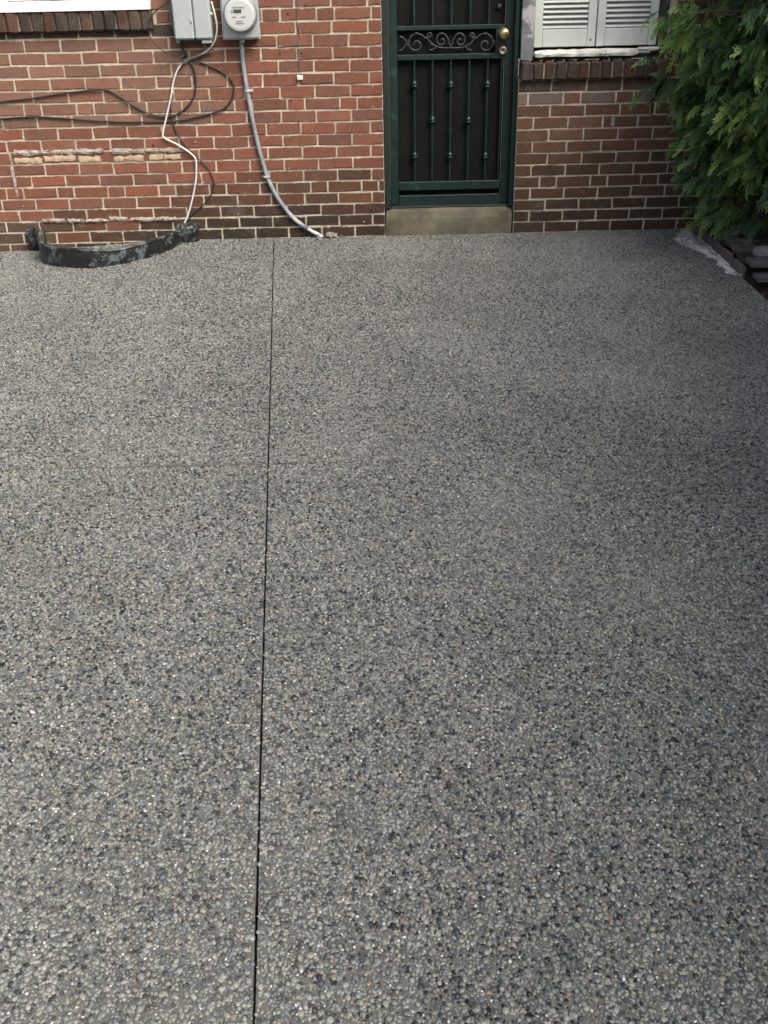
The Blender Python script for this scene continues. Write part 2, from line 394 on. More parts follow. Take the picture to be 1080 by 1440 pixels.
for w in range(5):
    ico = gn.nodes.new('GeometryNodeMeshIcoSphere'); ico.inputs['Radius'].default_value = 1; ico.inputs['Subdivisions'].default_value = 2
    nz = gn.nodes.new('ShaderNodeTexNoise'); nz.noise_dimensions = '4D'; nz.inputs['W'].default_value = w*3.7; nz.inputs['Scale'].default_value = .9; nz.inputs['Detail'].default_value = 1
    ps = gn.nodes.new('GeometryNodeInputPosition'); L(ps.outputs[0], nz.inputs['Vector'])
    sb = gn.nodes.new('ShaderNodeVectorMath'); sb.operation = 'SUBTRACT'; L(nz.outputs['Color'], sb.inputs[0]); sb.inputs[1].default_value = (.5, .5, .5)
    sc_ = gn.nodes.new('ShaderNodeVectorMath'); sc_.operation = 'SCALE'; L(sb.outputs[0], sc_.inputs[0]); sc_.inputs['Scale'].default_value = 1.1
    sp = gn.nodes.new('GeometryNodeSetPosition'); L(ico.outputs['Mesh'], sp.inputs['Geometry']); L(sc_.outputs[0], sp.inputs['Offset'])
    ss = gn.nodes.new('GeometryNodeSetShadeSmooth'); L(sp.outputs[0], ss.inputs[0])
    smt = gn.nodes.new('GeometryNodeSetMaterial'); L(ss.outputs[0], smt.inputs[0]); smt.inputs['Material'].default_value = M['pebble']
    g2i = gn.nodes.new('GeometryNodeGeometryToInstance'); L(smt.outputs[0], g2i.inputs[0]); L(g2i.outputs[0], join.inputs[0])
iop = gn.nodes.new('GeometryNodeInstanceOnPoints'); L(m2p.outputs[0], iop.inputs['Points']); L(join.outputs[0], iop.inputs['Instance'])
iop.inputs['Pick Instance'].default_value = True
for nm, sock in (('rot', 'Rotation'), ('scl', 'Scale')):
    na = gn.nodes.new('GeometryNodeInputNamedAttribute'); na.data_type = 'FLOAT_VECTOR'; na.inputs['Name'].default_value = nm
    if sock == 'Rotation':
        er = gn.nodes.new('FunctionNodeEulerToRotation'); L(na.outputs[0], er.inputs[0]); L(er.outputs[0], iop.inputs[sock])
    else: L(na.outputs[0], iop.inputs[sock])
L(iop.outputs[0], go.inputs[0])
md = pb.modifiers.new('scatter', 'NODES'); md.node_group = gn

# cement smeared on the paving along the edging
def patch(name, pts2, h, mat, parent):
    """low uneven mound over a ground polygon given as a spine with half widths"""
    m = MB(); rows = []
    for (x, y, w0, w1) in pts2:
        r_ = []
        for k in range(9):
            t = k/8; xx = x-w0+(w0+w1)*t
            hh = h*(math.sin(math.pi*min(1, t*1.15+.02))**.6 if t < .86 else .4)*random.uniform(.6, 1.2)
            r_.append(len(m.v)); m.v.append((xx+random.uniform(-.006, .006), y+random.uniform(-.008, .008), gz(xx)+(hh if 0 < k else -.004)))
        rows.append(r_)
    for j in range(len(rows)-1):
        for k in range(8): m.f.append((rows[j][k], rows[j][k+1], rows[j+1][k+1], rows[j+1][k]))
    return m.build(name, mat, parent, True)
sp_ = []
for j in range(22):
    t = j/21; y = -.02-.97*t
    w = .035+.13*math.exp(-((t-.28)/.24)**2)+.03*random.random()
    sp_.append((EDGE_X-.004, y, w, .02))
patch('cement_smear', sp_, .0040, M['cement_smear'], driveway)

# ------------------------------------------------------------------ the house: wall, bricks
house = empty('brick_house', (0, 0, 0), 'red brick house wall with dark door and two windows behind the paving', 'house')
DX0, DX1 = .045, .829                            # door opening
WX0, WX1 = DX1, 1.665                            # right window opening
LX0, LX1 = -2.10, -1.225                         # left window opening
RS0, RS1 = COURSE*13, COURSE*13+.100             # right brick sill
LS0, LS1 = COURSE*18-.030, COURSE*18+.076             # left brick sill
XA, XB, ZB, ZT = -4.2, 3.8, -.17, 3.02
DTOP, WTOP = 2.16, 2.3
openings = [(DX0, DX1, ZB, DTOP), (WX0, WX1, RS0, WTOP), (LX0, LX1, LS0, WTOP)]
def hole(x, z): return any(a < x < b and c < z < d for a, b, c, d in openings)
w = MB(); xs = sorted({XA, XB, DX0, DX1, WX1, LX0, LX1}); zs = sorted({ZB, ZT, DTOP, WTOP, RS0, LS0})
YF, YB = .0055, .26
for i in range(len(xs)-1):
    for j in range(len(zs)-1):
        x0, x1, z0, z1 = xs[i], xs[i+1], zs[j], zs[j+1]; cx, cz = (x0+x1)/2, (z0+z1)/2
        if hole(cx, cz): continue
        w.quad((x0, YF, z0), (x1, YF, z0), (x1, YF, z1), (x0, YF, z1)); w.quad((x0, YB, z0), (x0, YB, z1), (x1, YB, z1), (x1, YB, z0))
        for dx, dz, q in ((-1, 0, ((x0, YF, z0), (x0, YB, z0), (x0, YB, z1), (x0, YF, z1))), (1, 0, ((x1, YF, z0), (x1, YB, z0), (x1, YB, z1), (x1, YF, z1))),
                          (0, -1, ((x0, YF, z0), (x1, YF, z0), (x1, YB, z0), (x0, YB, z0))), (0, 1, ((x0, YF, z1), (x1, YF, z1), (x1, YB, z1), (x0, YB, z1)))):
            xx = cx + dx*((x1-x0)/2+.001); zz = cz + dz*((z1-z0)/2+.001)
            if hole(xx, zz) or not (XA < xx < XB and ZB < zz < ZT): w.quad(*q)
wall = w.build('wall', M['mortar'], house, fix=False)

JNT = .0115; BH = COURSE-JNT; BL = .1915
def brick_mesh(seed):
    random.seed(seed); m = MB()
    # front face with a bulge row, worn arrises, plain sides running into the mortar
    x1, z1 = .5, .5; bx, bz = .013, .045
    def ring(ix, iz, y, j):
        return [(sx*(x1-ix)+random.uniform(-j, j)*.10, y+random.uniform(-j, j)*.006, sz*(z1-iz)+random.uniform(-j, j)*.35) for sx, sz in ((-1,-1),(0,-1),(1,-1),(1,1),(0,1),(-1,1))]
    rings = [ring(0, 0, .045, 0), ring(0, 0, .0035, .13), ring(bx*.35, bz*.5, .0010, .17), ring(bx, bz*1.3, -.0004, .24)]
    for r_ in rings: m.v += r_
    for q in range(3):
        for k in range(6): m.f.append((q*6+k, q*6+(k+1) % 6, (q+1)*6+(k+1) % 6, (q+1)*6+k))
    m.f.append((18, 19, 22, 23)); m.f.append((19, 20, 21, 22))
    me = bpy.data.meshes.new('brick')
    import bmesh
    me.from_pydata(m.v, [], m.f); bm = bmesh.new(); bm.from_mesh(me); bmesh.ops.recalc_face_normals(bm, faces=bm.faces); bm.to_mesh(me); bm.free()
    if sum(p.normal.y*p.area for p in me.polygons) > 0: me.flip_normals()
    me.materials.append(M['brick']); return me
BM = [brick_mesh(100+i) for i in range(10)]
random.seed(11)
def lin(r, g, b): return tuple(((c/255)/12.92 if c/255 < .04045 else ((c/255+.055)/1.055)**2.4) for c in (r, g, b))
def brick_col(x, k):
    t = random.random()
    if x < .1:
        c = (127, 84, 68) if t < .3 else (122, 83, 69) if t < .6 else (129, 82, 67) if t < .8 else (119, 84, 71) if t < .99 else (102, 78, 68)
        if x < -1.0 and k > 9: c = random.choice([(128, 96, 82), (124, 94, 82), (129, 93, 78), (121, 94, 83)])
        if k == 17 and x < -1.2: c = (76, 66, 60)
        low = k + max(0, (-.9-x))*3.0                       # splash dirt reaches higher near the door
        if low < 1.9: c = random.choice([(58, 47, 39), (63, 49, 41), (56, 47, 40)])
        elif low < 3: c = random.choice([(70, 54, 45), (76, 56, 46), (66, 53, 45)])
        elif low < 5.2: c = random.choice([(94, 67, 53), (82, 62, 51), (106, 74, 58), (102, 70, 56)])
        elif k <= 1: c = random.choice([(100, 70, 57), (88, 66, 55), (96, 68, 56)])
        if x < -2.0 and k < 2: c = (86, 70, 60)
    else:
        c = (102, 77, 60) if t < .4 else (96, 73, 58) if t < .75 else (110, 82, 66)
        if k <= 6: c = random.choice([(90, 69, 54), (84, 66, 52), (95, 71, 56)])
        if k <= 2: c = random.choice([(74, 59, 47), (78, 61, 48), (70, 57, 46)])
        if k == 12: c = (84, 72, 62)
        if k == 11 and x < 1.55 and t < .6: c = (116, 104, 98)
    v = random.uniform(.92, 1.04)
    return lin(*(min(255, q*v) for q in c))
def xat(px, py): return P(px, py).x
PH = {('L', 0): xat(85, 66), ('L', 1): xat(115, 83), ('R', 0): xat(823, 153), ('R', 1): xat(848, 170)}
HD = {('L', 4): xat(104, 268), ('L', 11): xat(132.5, 152), ('R', 4): xat(782.7, 253), ('R', 11): xat(817, 136), ('L', 18): xat(240, 25), ('R', 18): xat(950, 20)}
UL = BL+JNT
def course_joints(k, side):
    """brick spans on this course as (x0, x1) including half joints"""
    out = []
    if (k-4) % 7 == 0:
        p0 = HD.get((side, k), PH[(side, 0)]); per = UL*1.5
        for i in range(-30, 30):
            a0 = p0+i*per; out.append((a0, a0+UL)); out.append((a0+UL, a0+per))
    else:
        p0 = PH[(side, k % 2)]
        for i in range(-40, 40): out.append((p0+i*UL, p0+(i+1)*UL))
    return out
bricks = []
for k in range(-2, 44):
    z0 = k*COURSE; zc = z0+COURSE/2
    cuts = [(a, b) for a, b, c, d in openings if c+.002 < zc < d]
    # sills project past the openings a little
    if RS0-.001 <= z0 < RS1-.045: cuts.append((WX0, WX1+.02))
    if LS0-.001 <= z0 < LS1-.045: cuts.append((LX0-.02, LX1+.02))
    cuts.sort(); segs = []; cur = XA
    for a_, b_ in cuts:
        if a_ > cur: segs.append((cur, a_, cur == XA))
        cur = max(cur, b_)
    segs.append((cur, XB, cur == XA))
    for (s0, s1, _) in segs:
        side = 'L' if (s0+s1)/2 < .4 else 'R'
        if s0 < 0 and s1 > 1: side = 'L'
        for (a_, b_) in course_joints(k, side):
            x0, x1 = max(a_, s0), min(b_, s1)
            if x1-x0 < .03: continue
            l0 = JNT/2 if x0 > s0+1e-6 else .002; l1 = JNT/2 if x1 < s1-1e-6 else .002
            bricks.append((x0+l0, x1-l1, z0, k))
def inview(x, z):
    d = Vector((x, 0, z))-CAM; dz = d.dot(_w); px = 540+F_PX*d.dot(RV)/dz; py = 720-F_PX*d.dot(UV)/dz
    return px, py
vis = []; rest = []
for b in bricks:
    px, py = inview((b[0]+b[1])/2, b[2]+.03)
    (vis if (-10 < px < 1020 and -6 < py and b[2] > gz(b[0])-.05) else rest).append(b)
vis.sort(key=lambda b: -(b[1]-b[0]))
rest += vis[300:]; vis = vis[:300]
CHIP_K = 7
for (x0, x1, z0, k) in vis:
    o = bpy.data.objects.new('brick', random.choice(BM)); col.objects.link(o); o.parent = wall
    h = BH*random.uniform(.97, 1.04)
    o.location = ((x0+x1)/2, random.uniform(-.0022, .0012), z0+COURSE/2+random.uniform(-.0012, .0012))
    o.scale = (x1-x0, 1, h); o.rotation_euler = (random.gauss(0, .006), random.gauss(0, .004), random.gauss(0, .005))
    c = brick_col(x0, k); o.color = (c[0], c[1], c[2], 1)
vv = []; ff = []; cc = []
for (x0, x1, z0, k) in rest:
    me = random.choice(BM); n0 = len(vv); c = brick_col(x0, k); yo = random.uniform(-.0022, .0012)
    for v_ in me.vertices: vv.append(((x0+x1)/2+v_.co.x*(x1-x0), v_.co.y+yo, z0+COURSE/2+v_.co.z*BH)); cc += [c[0], c[1], c[2], 1]
    for p_ in me.polygons: ff.append(tuple(n0+i for i in p_.vertices))
me = bpy.data.meshes.new('brickwork'); me.from_pydata(vv, [], ff)
at = me.attributes.new('tint', 'FLOAT_COLOR', 'POINT'); at.data.foreach_set('color', cc); me.materials.append(M['brick_merged'])
o = bpy.data.objects.new('brickwork', me); col.objects.link(o); o.parent = wall; tag(o, kind='stuff')

# rough remains of a walled-up basement window: two ragged mortar ridges and spalled cream patches
def ridge(x0, x1, z, th, dep, mat, name):
    m = MB(); n = max(6, int((x1-x0)/.028)); rr = []
    for i in range(n+1):
        x = x0+(x1-x0)*i/n; q = random.uniform(.35, 1.0); zz = z+random.uniform(-.003, .003); st = len(m.v)
        t_ = th*random.uniform(.6, 1.1)
        for yy, dz in ((.008, t_), (-dep*q*.8, t_*.8), (-dep*q, 0), (-dep*q*.6, -t_*.8), (.008, -t_)): m.v.append((x+random.uniform(-.006, .006), yy, zz+dz))
        rr.append(st)
    for i in range(n):
        for q in range(4): m.f.append((rr[i]+q, rr[i]+q+1, rr[i+1]+q+1, rr[i+1]+q))
    return m.build(name, mat, wall)
random.seed(5)
q0, q1 = P(22, 228), P(262, 221); z_up = 8*COURSE
for a_, b_ in ((22, 70), (74, 148), (160, 205), (208, 262)):
    ridge(xat(a_, 226), xat(b_, 224), z_up-.002+random.uniform(-.004, .004), .018, .018, M['rough_mortar'], 'mortar_ridge')
z_lo = 2*COURSE
for a_, b_ in ((62, 92), (98, 120), (123, 153), (156, 182), (186, 250)):
    ridge(xat(a_, 319), xat(b_, 317), z_lo+.002+random.uniform(-.004, .004), .015, .022, M['rough_mortar'], 'mortar_ridge')
for a_, b_ in ((24, 62), (66, 110), (114, 144), (163, 205), (212, 232), (234, 257)):
    ridge(xat(a_, 240), xat(b_, 240), 7*COURSE+.026+random.uniform(-.006, .006), .021, .007, M['cream_chip'], 'spalled_patch')
vx = xat(20, 250)
m_ = MB(); rough_block(m_, vx-.008, vx+.010, -.008, .01, 4.2*COURSE, 8*COURSE, .003, 1, 1, 9, bev=.002); m_.build('mortar_ridge', M['rough_mortar'], wall)
# old screw holes and plugs
for (px, py, r_) in ((405, 19, .006), (430, 7, .007), (394, 75, .006), (424, 74, .006), (409, 141, .007), (420, 171, .006), (365, 163, .004), (216, 205, .009), (427, 296, .010)):
    p = P(px, py); m = MB(); m.lathe([(r_, 0), (r_*.9, .0005), (r_*.3, .0008)], (p.x, -.0032, p.z), (0, -1, 0), 9); m.build('plug_hole', M['dark_frame'], wall)
for (px, py, r_) in ((275, 200, .006), (406, 237, .004), (351, 254, .004), (33, 290, .005), (335, 301, .005), (512, 312, .006)):
    p = P(px, py); m = MB(); m.lathe([(r_, -.003), (r_*.9, .002), (r_*.4, .004)], (p.x, -.003, p.z), (0, -1, 0), 7); m.build('paint_spot', M['stone_pale'], wall)

p = P(861.5, 171); m = MB(); m.box(p.x-.010, p.x+.010, -.0045, -.001, p.z-.026, p.z+.026, .001, .002); m.build('paint_spot', M['conduit_grey'], wall)
# ------------------------------------------------------------------ brick sills
def sill(x0, x1, z0, z1, proj, lab, colf):
    o0 = empty('window_sill', ((x0+x1)/2, 0, z0)); o0.parent = house; tag(o0, lab)
    m = MB(); m.box(x0+.006, x1-.006, -proj+.014, .10, z0+.010, z1-.010); bed = m.build('mortar_bed', M['dirty_mortar'], o0)
    n_ = round((x1-x0)/.0655); wd = (x1-x0)/n_
    for i in range(n_):
        a_ = x0+i*wd+random.uniform(.0022, .0045); b_ = x0+(i+1)*wd-random.uniform(.0022, .0045); j = random.uniform(-.005, .005)
        m = MB(); m.box(a_-o0.location.x, b_-o0.location.x, -proj+j, .09, 0, z1-z0+random.uniform(-.004, .004), .010, .0032)
        mm = bpy.data.meshes.new('brick'); mm.from_pydata(m.v, [], m.f); mm.materials.append(M['brick'])
        ob = bpy.data.objects.new('brick', mm); col.objects.link(ob); ob.parent = o0; ob.rotation_euler = (random.gauss(0, .012), 0, random.gauss(0, .01))
        c = colf(); ob.color = (c[0], c[1], c[2], 1)
    return o0
def dark_sill():
    v = random.uniform(.85, 1.15); return lin(*[q*v*.86 for q in random.choice([(78, 68, 61), (71, 63, 57), (82, 69, 61), (92, 70, 58), (67, 61, 57)])])
sill(WX0+.004, WX1+.012, RS0, RS1, .040, 'dark brown upright brick sill under the shuttered window', dark_sill)
sill(LX0, LX1+.004, LS0, LS1, .045, 'dark upright brick sill with mossy edges under the white ledge', dark_sill)

# ------------------------------------------------------------------ left window
lw = empty('window', ((LX0+LX1)/2, 0, LS1)); lw.parent = house; tag(lw, 'white framed window above the utility wall')
m = MB(); z = LS1
n0 = len(m.v)
for x in (LX0+.004, LX1-.004):
    m.v += [(x, -.052, z+.001), (x, -.056, z+.030), (x, .15, z+.052), (x, .15, z+.001)]
m.f += [(0, 1, 2, 3), (4, 7, 6, 5), (0, 4, 5, 1), (1, 5, 6, 2), (3, 2, 6, 7), (0, 3, 7, 4)]
m.build('ledge', M['white_paint'], lw)
for (x0, x1, z0, z1) in ((LX0+.004, LX0+.055, z+.045, WTOP), (LX1-.055, LX1-.004, z+.045, WTOP), (LX0+.055, LX1-.055, z+.052, z+.095), (LX0+.055, LX1-.055, WTOP-.06, WTOP-.004)):
    m = MB(); m.box(x0, x1, .085, .15, z0, z1, .004); m.build('frame', M['white_paint'], lw)
m = MB(); m.box(LX0+.055, LX1-.055, .118, .124, z+.095, WTOP-.06); m.build('pane', M['glass'], lw)

# ------------------------------------------------------------------ right window with louvered shutters
rw = empty('window', ((WX0+WX1)/2, 0, RS1)); rw.parent = house; tag(rw, 'weathered window opening beside the door with a peeling jamb')
jx0 = WX0+.004; jx1 = xat(749, 60)+.012
m = MB(); rough_block(m, jx0, jx1, .015, .20, RS1+.004, WTOP-.004, .0015, 2, 2, 24, bev=.003); m.build('jamb', M['peeling_paint'], rw)
m = MB(); m.box(WX1-.052, WX1-.004, .05, .20, RS1+.004, WTOP-.004, .004); m.build('jamb', M['dark_frame'], rw)
sx0, sx1 = jx1+.003, WX1-.055
m = MB(); m.box(jx1+.001, WX1-.053, .03, .20, RS1+.003, RS1+.016); m.build('sub_sill', M['dark_frame'], rw)
m = MB(); rough_block(m, jx1+.001, WX1-.16, -.020, .08, RS1+.018, RS1+.056, .0025, 16, 2, 2, bev=.006); m.build('ledge', M['weathered_wood'], rw)
m = MB(); rough_block(m, WX1-.165, WX1-.035, .012, .08, RS1+.040, RS1+.060, .002, 6, 2, 2, bev=.004); m.build('ledge', M['weathered_wood'], rw)
m = MB(); m.box(jx1, WX1-.053, .16, .165, RS1+.03, WTOP-.01); m.build('pane', M['glass'], rw)
SB = RS1+.066; mid = xat(837.5, 50)+.014
def shutter(x0, x1, lab):
    o0 = empty('louvered_shutter', ((x0+x1)/2, .075, SB)); o0.parent = house; tag(o0, lab)
    st = .047; ya, yb = .062, .088; zt = WTOP-.02
    for (a_, b_) in ((x0, x0+st), (x1-st, x1)):
        m = MB(); m.box(a_, b_, ya, yb, SB, zt, .003); m.build('stile', M['shutter_paint'], o0)
    m = MB(); m.box(x0+st+.0008, x1-st-.0008, ya+.0015, yb, SB+.001, SB+.092, .003); m.build('rail', M['shutter_paint'], o0)
    m = MB(); m.box(x0+st+.0008, x1-st-.0008, ya+.0015, yb, zt-.08, zt-.001, .003); m.build('rail', M['shutter_paint'], o0)
    sm_ = None; nsl = int((zt-.08-SB-.096)/.0262)
    m = MB()
    hw = (x1-x0)/2-st-.0015; pr_ = [(-.014, -.008), (-.0125, -.012), (.013, .0085), (.0115, .0125)]
    n0 = len(m.v)
    for x in (-hw, hw): m.v += [(x, y, z) for y, z in pr_]
    m.f += [(0, 1, 2, 3), (4, 7, 6, 5), (0, 4, 5, 1), (1, 5, 6, 2), (2, 6, 7, 3), (3, 7, 4, 0)]
    mm = bpy.data.meshes.new('slat'); mm.from_pydata(m.v, [], m.f); mm.materials.append(M['shutter_paint'])
    for i in range(nsl):
        ob = bpy.data.objects.new('slat', mm); col.objects.link(ob); ob.parent = o0
        ob.location = (0, .004, .096+.012+i*.0262); ob.rotation_euler = (random.gauss(0, .02), random.gauss(0, .003), 0)
    p = P(827 if x0 < 1.2 else 917, 61 if x0 < 1.2 else 58, ya)
    m = MB(); m.lathe([(.005, 0), (.0045, .006), (.002, .008)], (x1-st*.55, ya-.0005, SB+.035), (0, -1, 0), 10); m.build('screw', M['stone_brown'], o0)
    return o0
shutter(sx0, mid-.003, 'cream louvered shutter nearest the door'); shutter(mid+.003, sx1, 'cream louvered shutter nearest the evergreen')
m = MB(); m.box(sx0, sx1, .10, .104, SB, WTOP-.02); m.build('backing_board', M['dark_frame'], rw)

# ------------------------------------------------------------------ door step
st_t = .150
m = MB()
nx = 14; zt = st_t
rough_block(m, DX0+.002, DX1-.002, .006, .25, -.15, zt, .0015, 16, 4, 6, bev=.008)
m.build('door_step', M['step_concrete'], house)

# ------------------------------------------------------------------ security door
DY = .100                                        # front plane of the leaf
door = empty('security_door', ((DX0+DX1)/2, DY, st_t)); door.parent = house; tag(door, 'dark green iron security door with bars, knuckles and scroll panel')
def DXp(px, py): return P(px, py, DY).x
def DZp(py, px=635): return P(px, py, DY).z
JL = DXp(550, 285); JR = DXp(713, 285)
def dbox(name, x0, x1, z0, z1, y0, y1, mat, bev=.003):
    m = MB(); m.box(x0, x1, y0, y1, z0, z1, bev); return m.build(name, M[mat], door)
zb = st_t+.012
dbox('frame', DX0+.003, JL-.002, st_t+.002, DTOP-.003, .045, .20, 'green_dark')  # left jamb's shadow is put into its colour, unlike the right one
dbox('frame', JR+.003, DX1-.003, st_t+.002, DTOP-.003, .045, .20, 'green_paint')
dbox('frame', JL-.001, JR+.002, DTOP-.05, DTOP-.003, .045, .20, 'green_paint')
dbox('sill_plate', JL-.001, JR+.002, st_t+.001, st_t+.010, .06, .20, 'green_dark')
SL = DXp(560, 200); SR = DXp(703, 285)
dbox('stile', JL+.001, SL, zb, DTOP-.054, DY, DY+.035, 'green_paint'); dbox('stile', SR, JR, zb, DTOP-.054, DY, DY+.035, 'green_paint')
def rail(py0, py1, name='rail', y=0, mat='green_paint'):
    z0, z1 = DZp(py1), DZp(py0); dbox(name, SL+.0006, SR-.0006, z0, z1, DY+.002+y, DY+.033, mat); return z0, z1
rail(274, 292); rb = rail(255, 267); r2 = rail(76, 84); r1 = rail(35.5, 42)
kr = dbox('rail', SL+.001, SR-.001, DTOP-.11, DTOP-.054, DY+.002, DY+.033, 'green_paint')
dbox('screen', SL+.001, SR-.001, zb+.002, DTOP-.06, DY+.038, DY+.042, 'screen_mesh')
dbox('lock_plate', DXp(697, 60), SR-.0008, r2[1]+.001, r1[0]-.001, DY+.003, DY+.034, 'green_dark')
bar_px = [583.2, 608.2, 633.5, 659, 684.2]; XS = [DXp(p, 170) for p in bar_px]
for i, x in enumerate(XS):
    for (za, zc_) in ((rb[1]-.004, r2[0]+.004), (r1[1]-.004, DTOP-.108)):
        m = MB(); m.box(x-.0055, x+.0055, DY+.010, DY+.021, za, zc_, .0015); bo = m.build('bar', M['green_paint'], door)
    for py in ((120, 220) if i % 2 == 0 else (170,)):
        z = DZp(py, bar_px[i]); m = MB()
        m.lathe([(.006, -.026), (.010, -.020), (.018, -.010), (.020, -.004), (.013, -.001), (.013, .002), (.019, .005), (.016, .012), (.009, .020), (.006, .026)], (x, DY+.0155, z), (0, 0, 1), 14)
        m.build('knuckle', M['green_paint'], door, True)
x = DXp(708.5, 170); m = MB(); m.box(SR-.020, SR-.012, DY+.006, DY+.024, rb[1]-.004, r2[0]+.004, .001); m.build('bar', M['green_paint'], door)
# scrollwork between the two upper rails
def zq(x, y): p = P(520+x/4.5, y/4.5, DY+.012); return (p.x, DY+.012, p.z)
half = [[(352, 246), (330, 222), (292, 213), (258, 233), (248, 270), (260, 305), (290, 319), (316, 306), (322, 280), (304, 260), (282, 267), (279, 286)],
        [(394, 228), (388, 212), (371, 213), (362, 234), (376, 262), (400, 286), (434, 296)],
        [(513, 306), (504, 274), (492, 240), (474, 216), (449, 212), (428, 230), (426, 260), (440, 281), (463, 280), (472, 262), (461, 245), (449, 254)],
        [(513, 302), (488, 304), (448, 301), (418, 292), (392, 276), (374, 258)],
        [(378, 314), (394, 317), (410, 306), (424, 292)],
        [(346, 240), (366, 240), (388, 226)],
        [(188, 232), (208, 236), (226, 256), (232, 270), (220, 296), (204, 315), (186, 318)],
        [(300, 205), (268, 226), (244, 258), (232, 270), (246, 290)]]
for mir in (False, True):
    for cvs in half:
        pl = crom([zq(*( (1026-x_, y_) if mir else (x_, y_))) for x_, y_ in cvs], 6)
        m = MB(); m.tube(pl, .0044, 7, True, .8); m.build('scroll', M['scroll_iron'], door, True)
kx, kz = DXp(708, 46.5), DZp(46.5, 708); m = MB()
ko = MB(); ko.lathe([(.031, 0), (.030, .006), (.016, .010), (.013, .030), (.024, .036), (.030, .046), (.031, .056), (.026, .066), (.014, .071)], (kx, DY-.002, kz), (0, -1, 0), 24)
ko.build('knob', M['brass'], door, True)
lx, lz = DXp(707, 71), DZp(71, 707)
m = MB(); m.lathe([(.024, 0), (.023, .008), (.019, .012), (.012, .012), (.010, .008)], (lx, DY-.002, lz), (0, -1, 0), 20); dl = m.build('deadbolt', M['worn_brass'], door, True)
m = MB(); m.box(lx-.0015, lx+.0015, DY-.013, DY-.0105, lz-.006, lz+.006); m.build('keyway', M['dark_frame'], door)
px_ = DXp(703, 10); m = MB(); m.lathe([(.018, 0), (.016, .010), (.008, .014)], (px_, DY+.037, DZp(10, 703)), (0, -1, 0), 16); m.build('inner_lock', M['green_dark'], door, True)
for py in (58, 233, 286):
    z = DZp(py, 548); m = MB(); m.tube([(JL-.008, DY-.008, z-.035), (JL-.008, DY-.008, z+.035)], .007, 10); m.build('hinge', M['green_dark'] if py < 280 else M['scroll_iron'], door)

# ------------------------------------------------------------------ utility box
def bx(name, parent, x0, x1, y0, y1, z0, z1, mat, bev=.004):
    m = MB(); m.box(x0, x1, y0, y1, z0, z1, bev); return m.build(name, M[mat], parent)
UY = -.105
ux0, ux1 = P(243, 30, UY).x, P(296, 30, UY).x; uz = P(268, 56, UY).z; uz1 = uz+.33
ub = empty('utility_box', ((ux0+ux1)/2, 0, uz), 'pale grey telephone utility box on the brick wall left of the meter', 'utility box')
bx('back_box', ub, ux0-.004, ux1+.004, -.05, -.004, uz-.012, uz1, 'box_shadow_grey', .003)
sx = ux0+(ux1-ux0)*.535
bx('cover', ub, ux0, sx-.0015, UY, -.052, uz, uz1, 'box_grey', .009); bx('cover', ub, sx+.0015, ux1, UY+.004, -.052, uz, uz1, 'box_grey', .009)
bx('latch', ub, sx-.016, sx-.003, UY-.006, UY-.0005, uz+.085, uz+.105, 'box_grey', .002)
bx('tab', ub, ux0+(ux1-ux0)*.70, ux1-.008, UY+.02, -.03, uz-.022, uz-.001, 'box_grey', .003)
bx('tab', ub, ux0+.002, ux0+.022, UY+.03, -.03, uz-.018, uz-.001, 'box_grey', .003)
m = MB(); p = P(283.5, 66, -.06); m.tube([(p.x, -.06, uz-.003), (p.x, -.06, uz-.05)], .006, 8); m.build('stub', M['cable_black'], ub)
m = MB(); m.lathe([(.011, 0), (.010, .012), (.005, .014)], (ux1-.002, UY+.03, uz+.125), (1, 0, 0), 10); m.build('screw', M['galvanised'], ub)

# ------------------------------------------------------------------ electric meter
MY = -.09
mx0, mx1 = P(313.5, 40, MY).x, P(364, 40, MY).x; mz = P(338, 54.5, MY).z
em = empty('electric_meter', ((mx0+mx1)/2, 0, mz), 'round electric meter with small display in grey metal box', 'electric meter')
bx('box', em, mx0, mx1, MY, -.004, mz, mz+.42, 'meter_steel', .006)
bx('flange', em, mx0-.005, mx1+.005, MY+.010, MY+.016, mz-.005, mz+.425, 'meter_steel', .002)
bx('hub', em, (mx0+mx1)/2-.014, (mx0+mx1)/2+.014, MY+.004, MY+.045, mz-.022, mz-.0055, 'box_shadow_grey', .003)
c0 = P(337, 21, MY-.06)
m = MB(); m.lathe([(.091, 0), (.093, .006), (.093, .018), (.088, .024)], (c0.x, MY-.001, c0.z), (0, -1, 0), 40); m.build('ring', M['meter_rim'], em, False)
m = MB(); m.lathe([(.084, .02), (.084, .055), (.080, .064), (.070, .067)], (c0.x, MY-.001, c0.z), (0, -1, 0), 40); dial = m.build('dial', M['meter_white'], em)
fy = MY-.001-.067
bx('display', em, c0.x-.030, c0.x+.012, fy-.004, fy-.0005, c0.z+.012, c0.z+.028, 'meter_display', .001)
bx('display', em, c0.x-.045, c0.x-.034, fy-.003, fy-.0005, c0.z+.014, c0.z+.026, 'meter_print', .001)
bx('print_mark', em, c0.x-.034, c0.x+.030, fy-.0025, fy-.0005, c0.z+.036, c0.z+.040, 'meter_print', .0)
bx('print_mark', em, c0.x-.026, c0.x+.024, fy-.0025, fy-.0005, c0.z-.042, c0.z-.039, 'meter_print', .0)
for dx in (-.038, -.030, -.022, .010, .020, .028): bx('print_mark', em, c0.x+dx-.003, c0.x+dx+.003, fy-.0025, fy-.0005, c0.z-.012, c0.z-.006, 'meter_print', .0)
bx('print_mark', em, c0.x-.020, c0.x+.016, fy-.0025, fy-.0005, c0.z-.032, c0.z-.029, 'meter_print', .0)

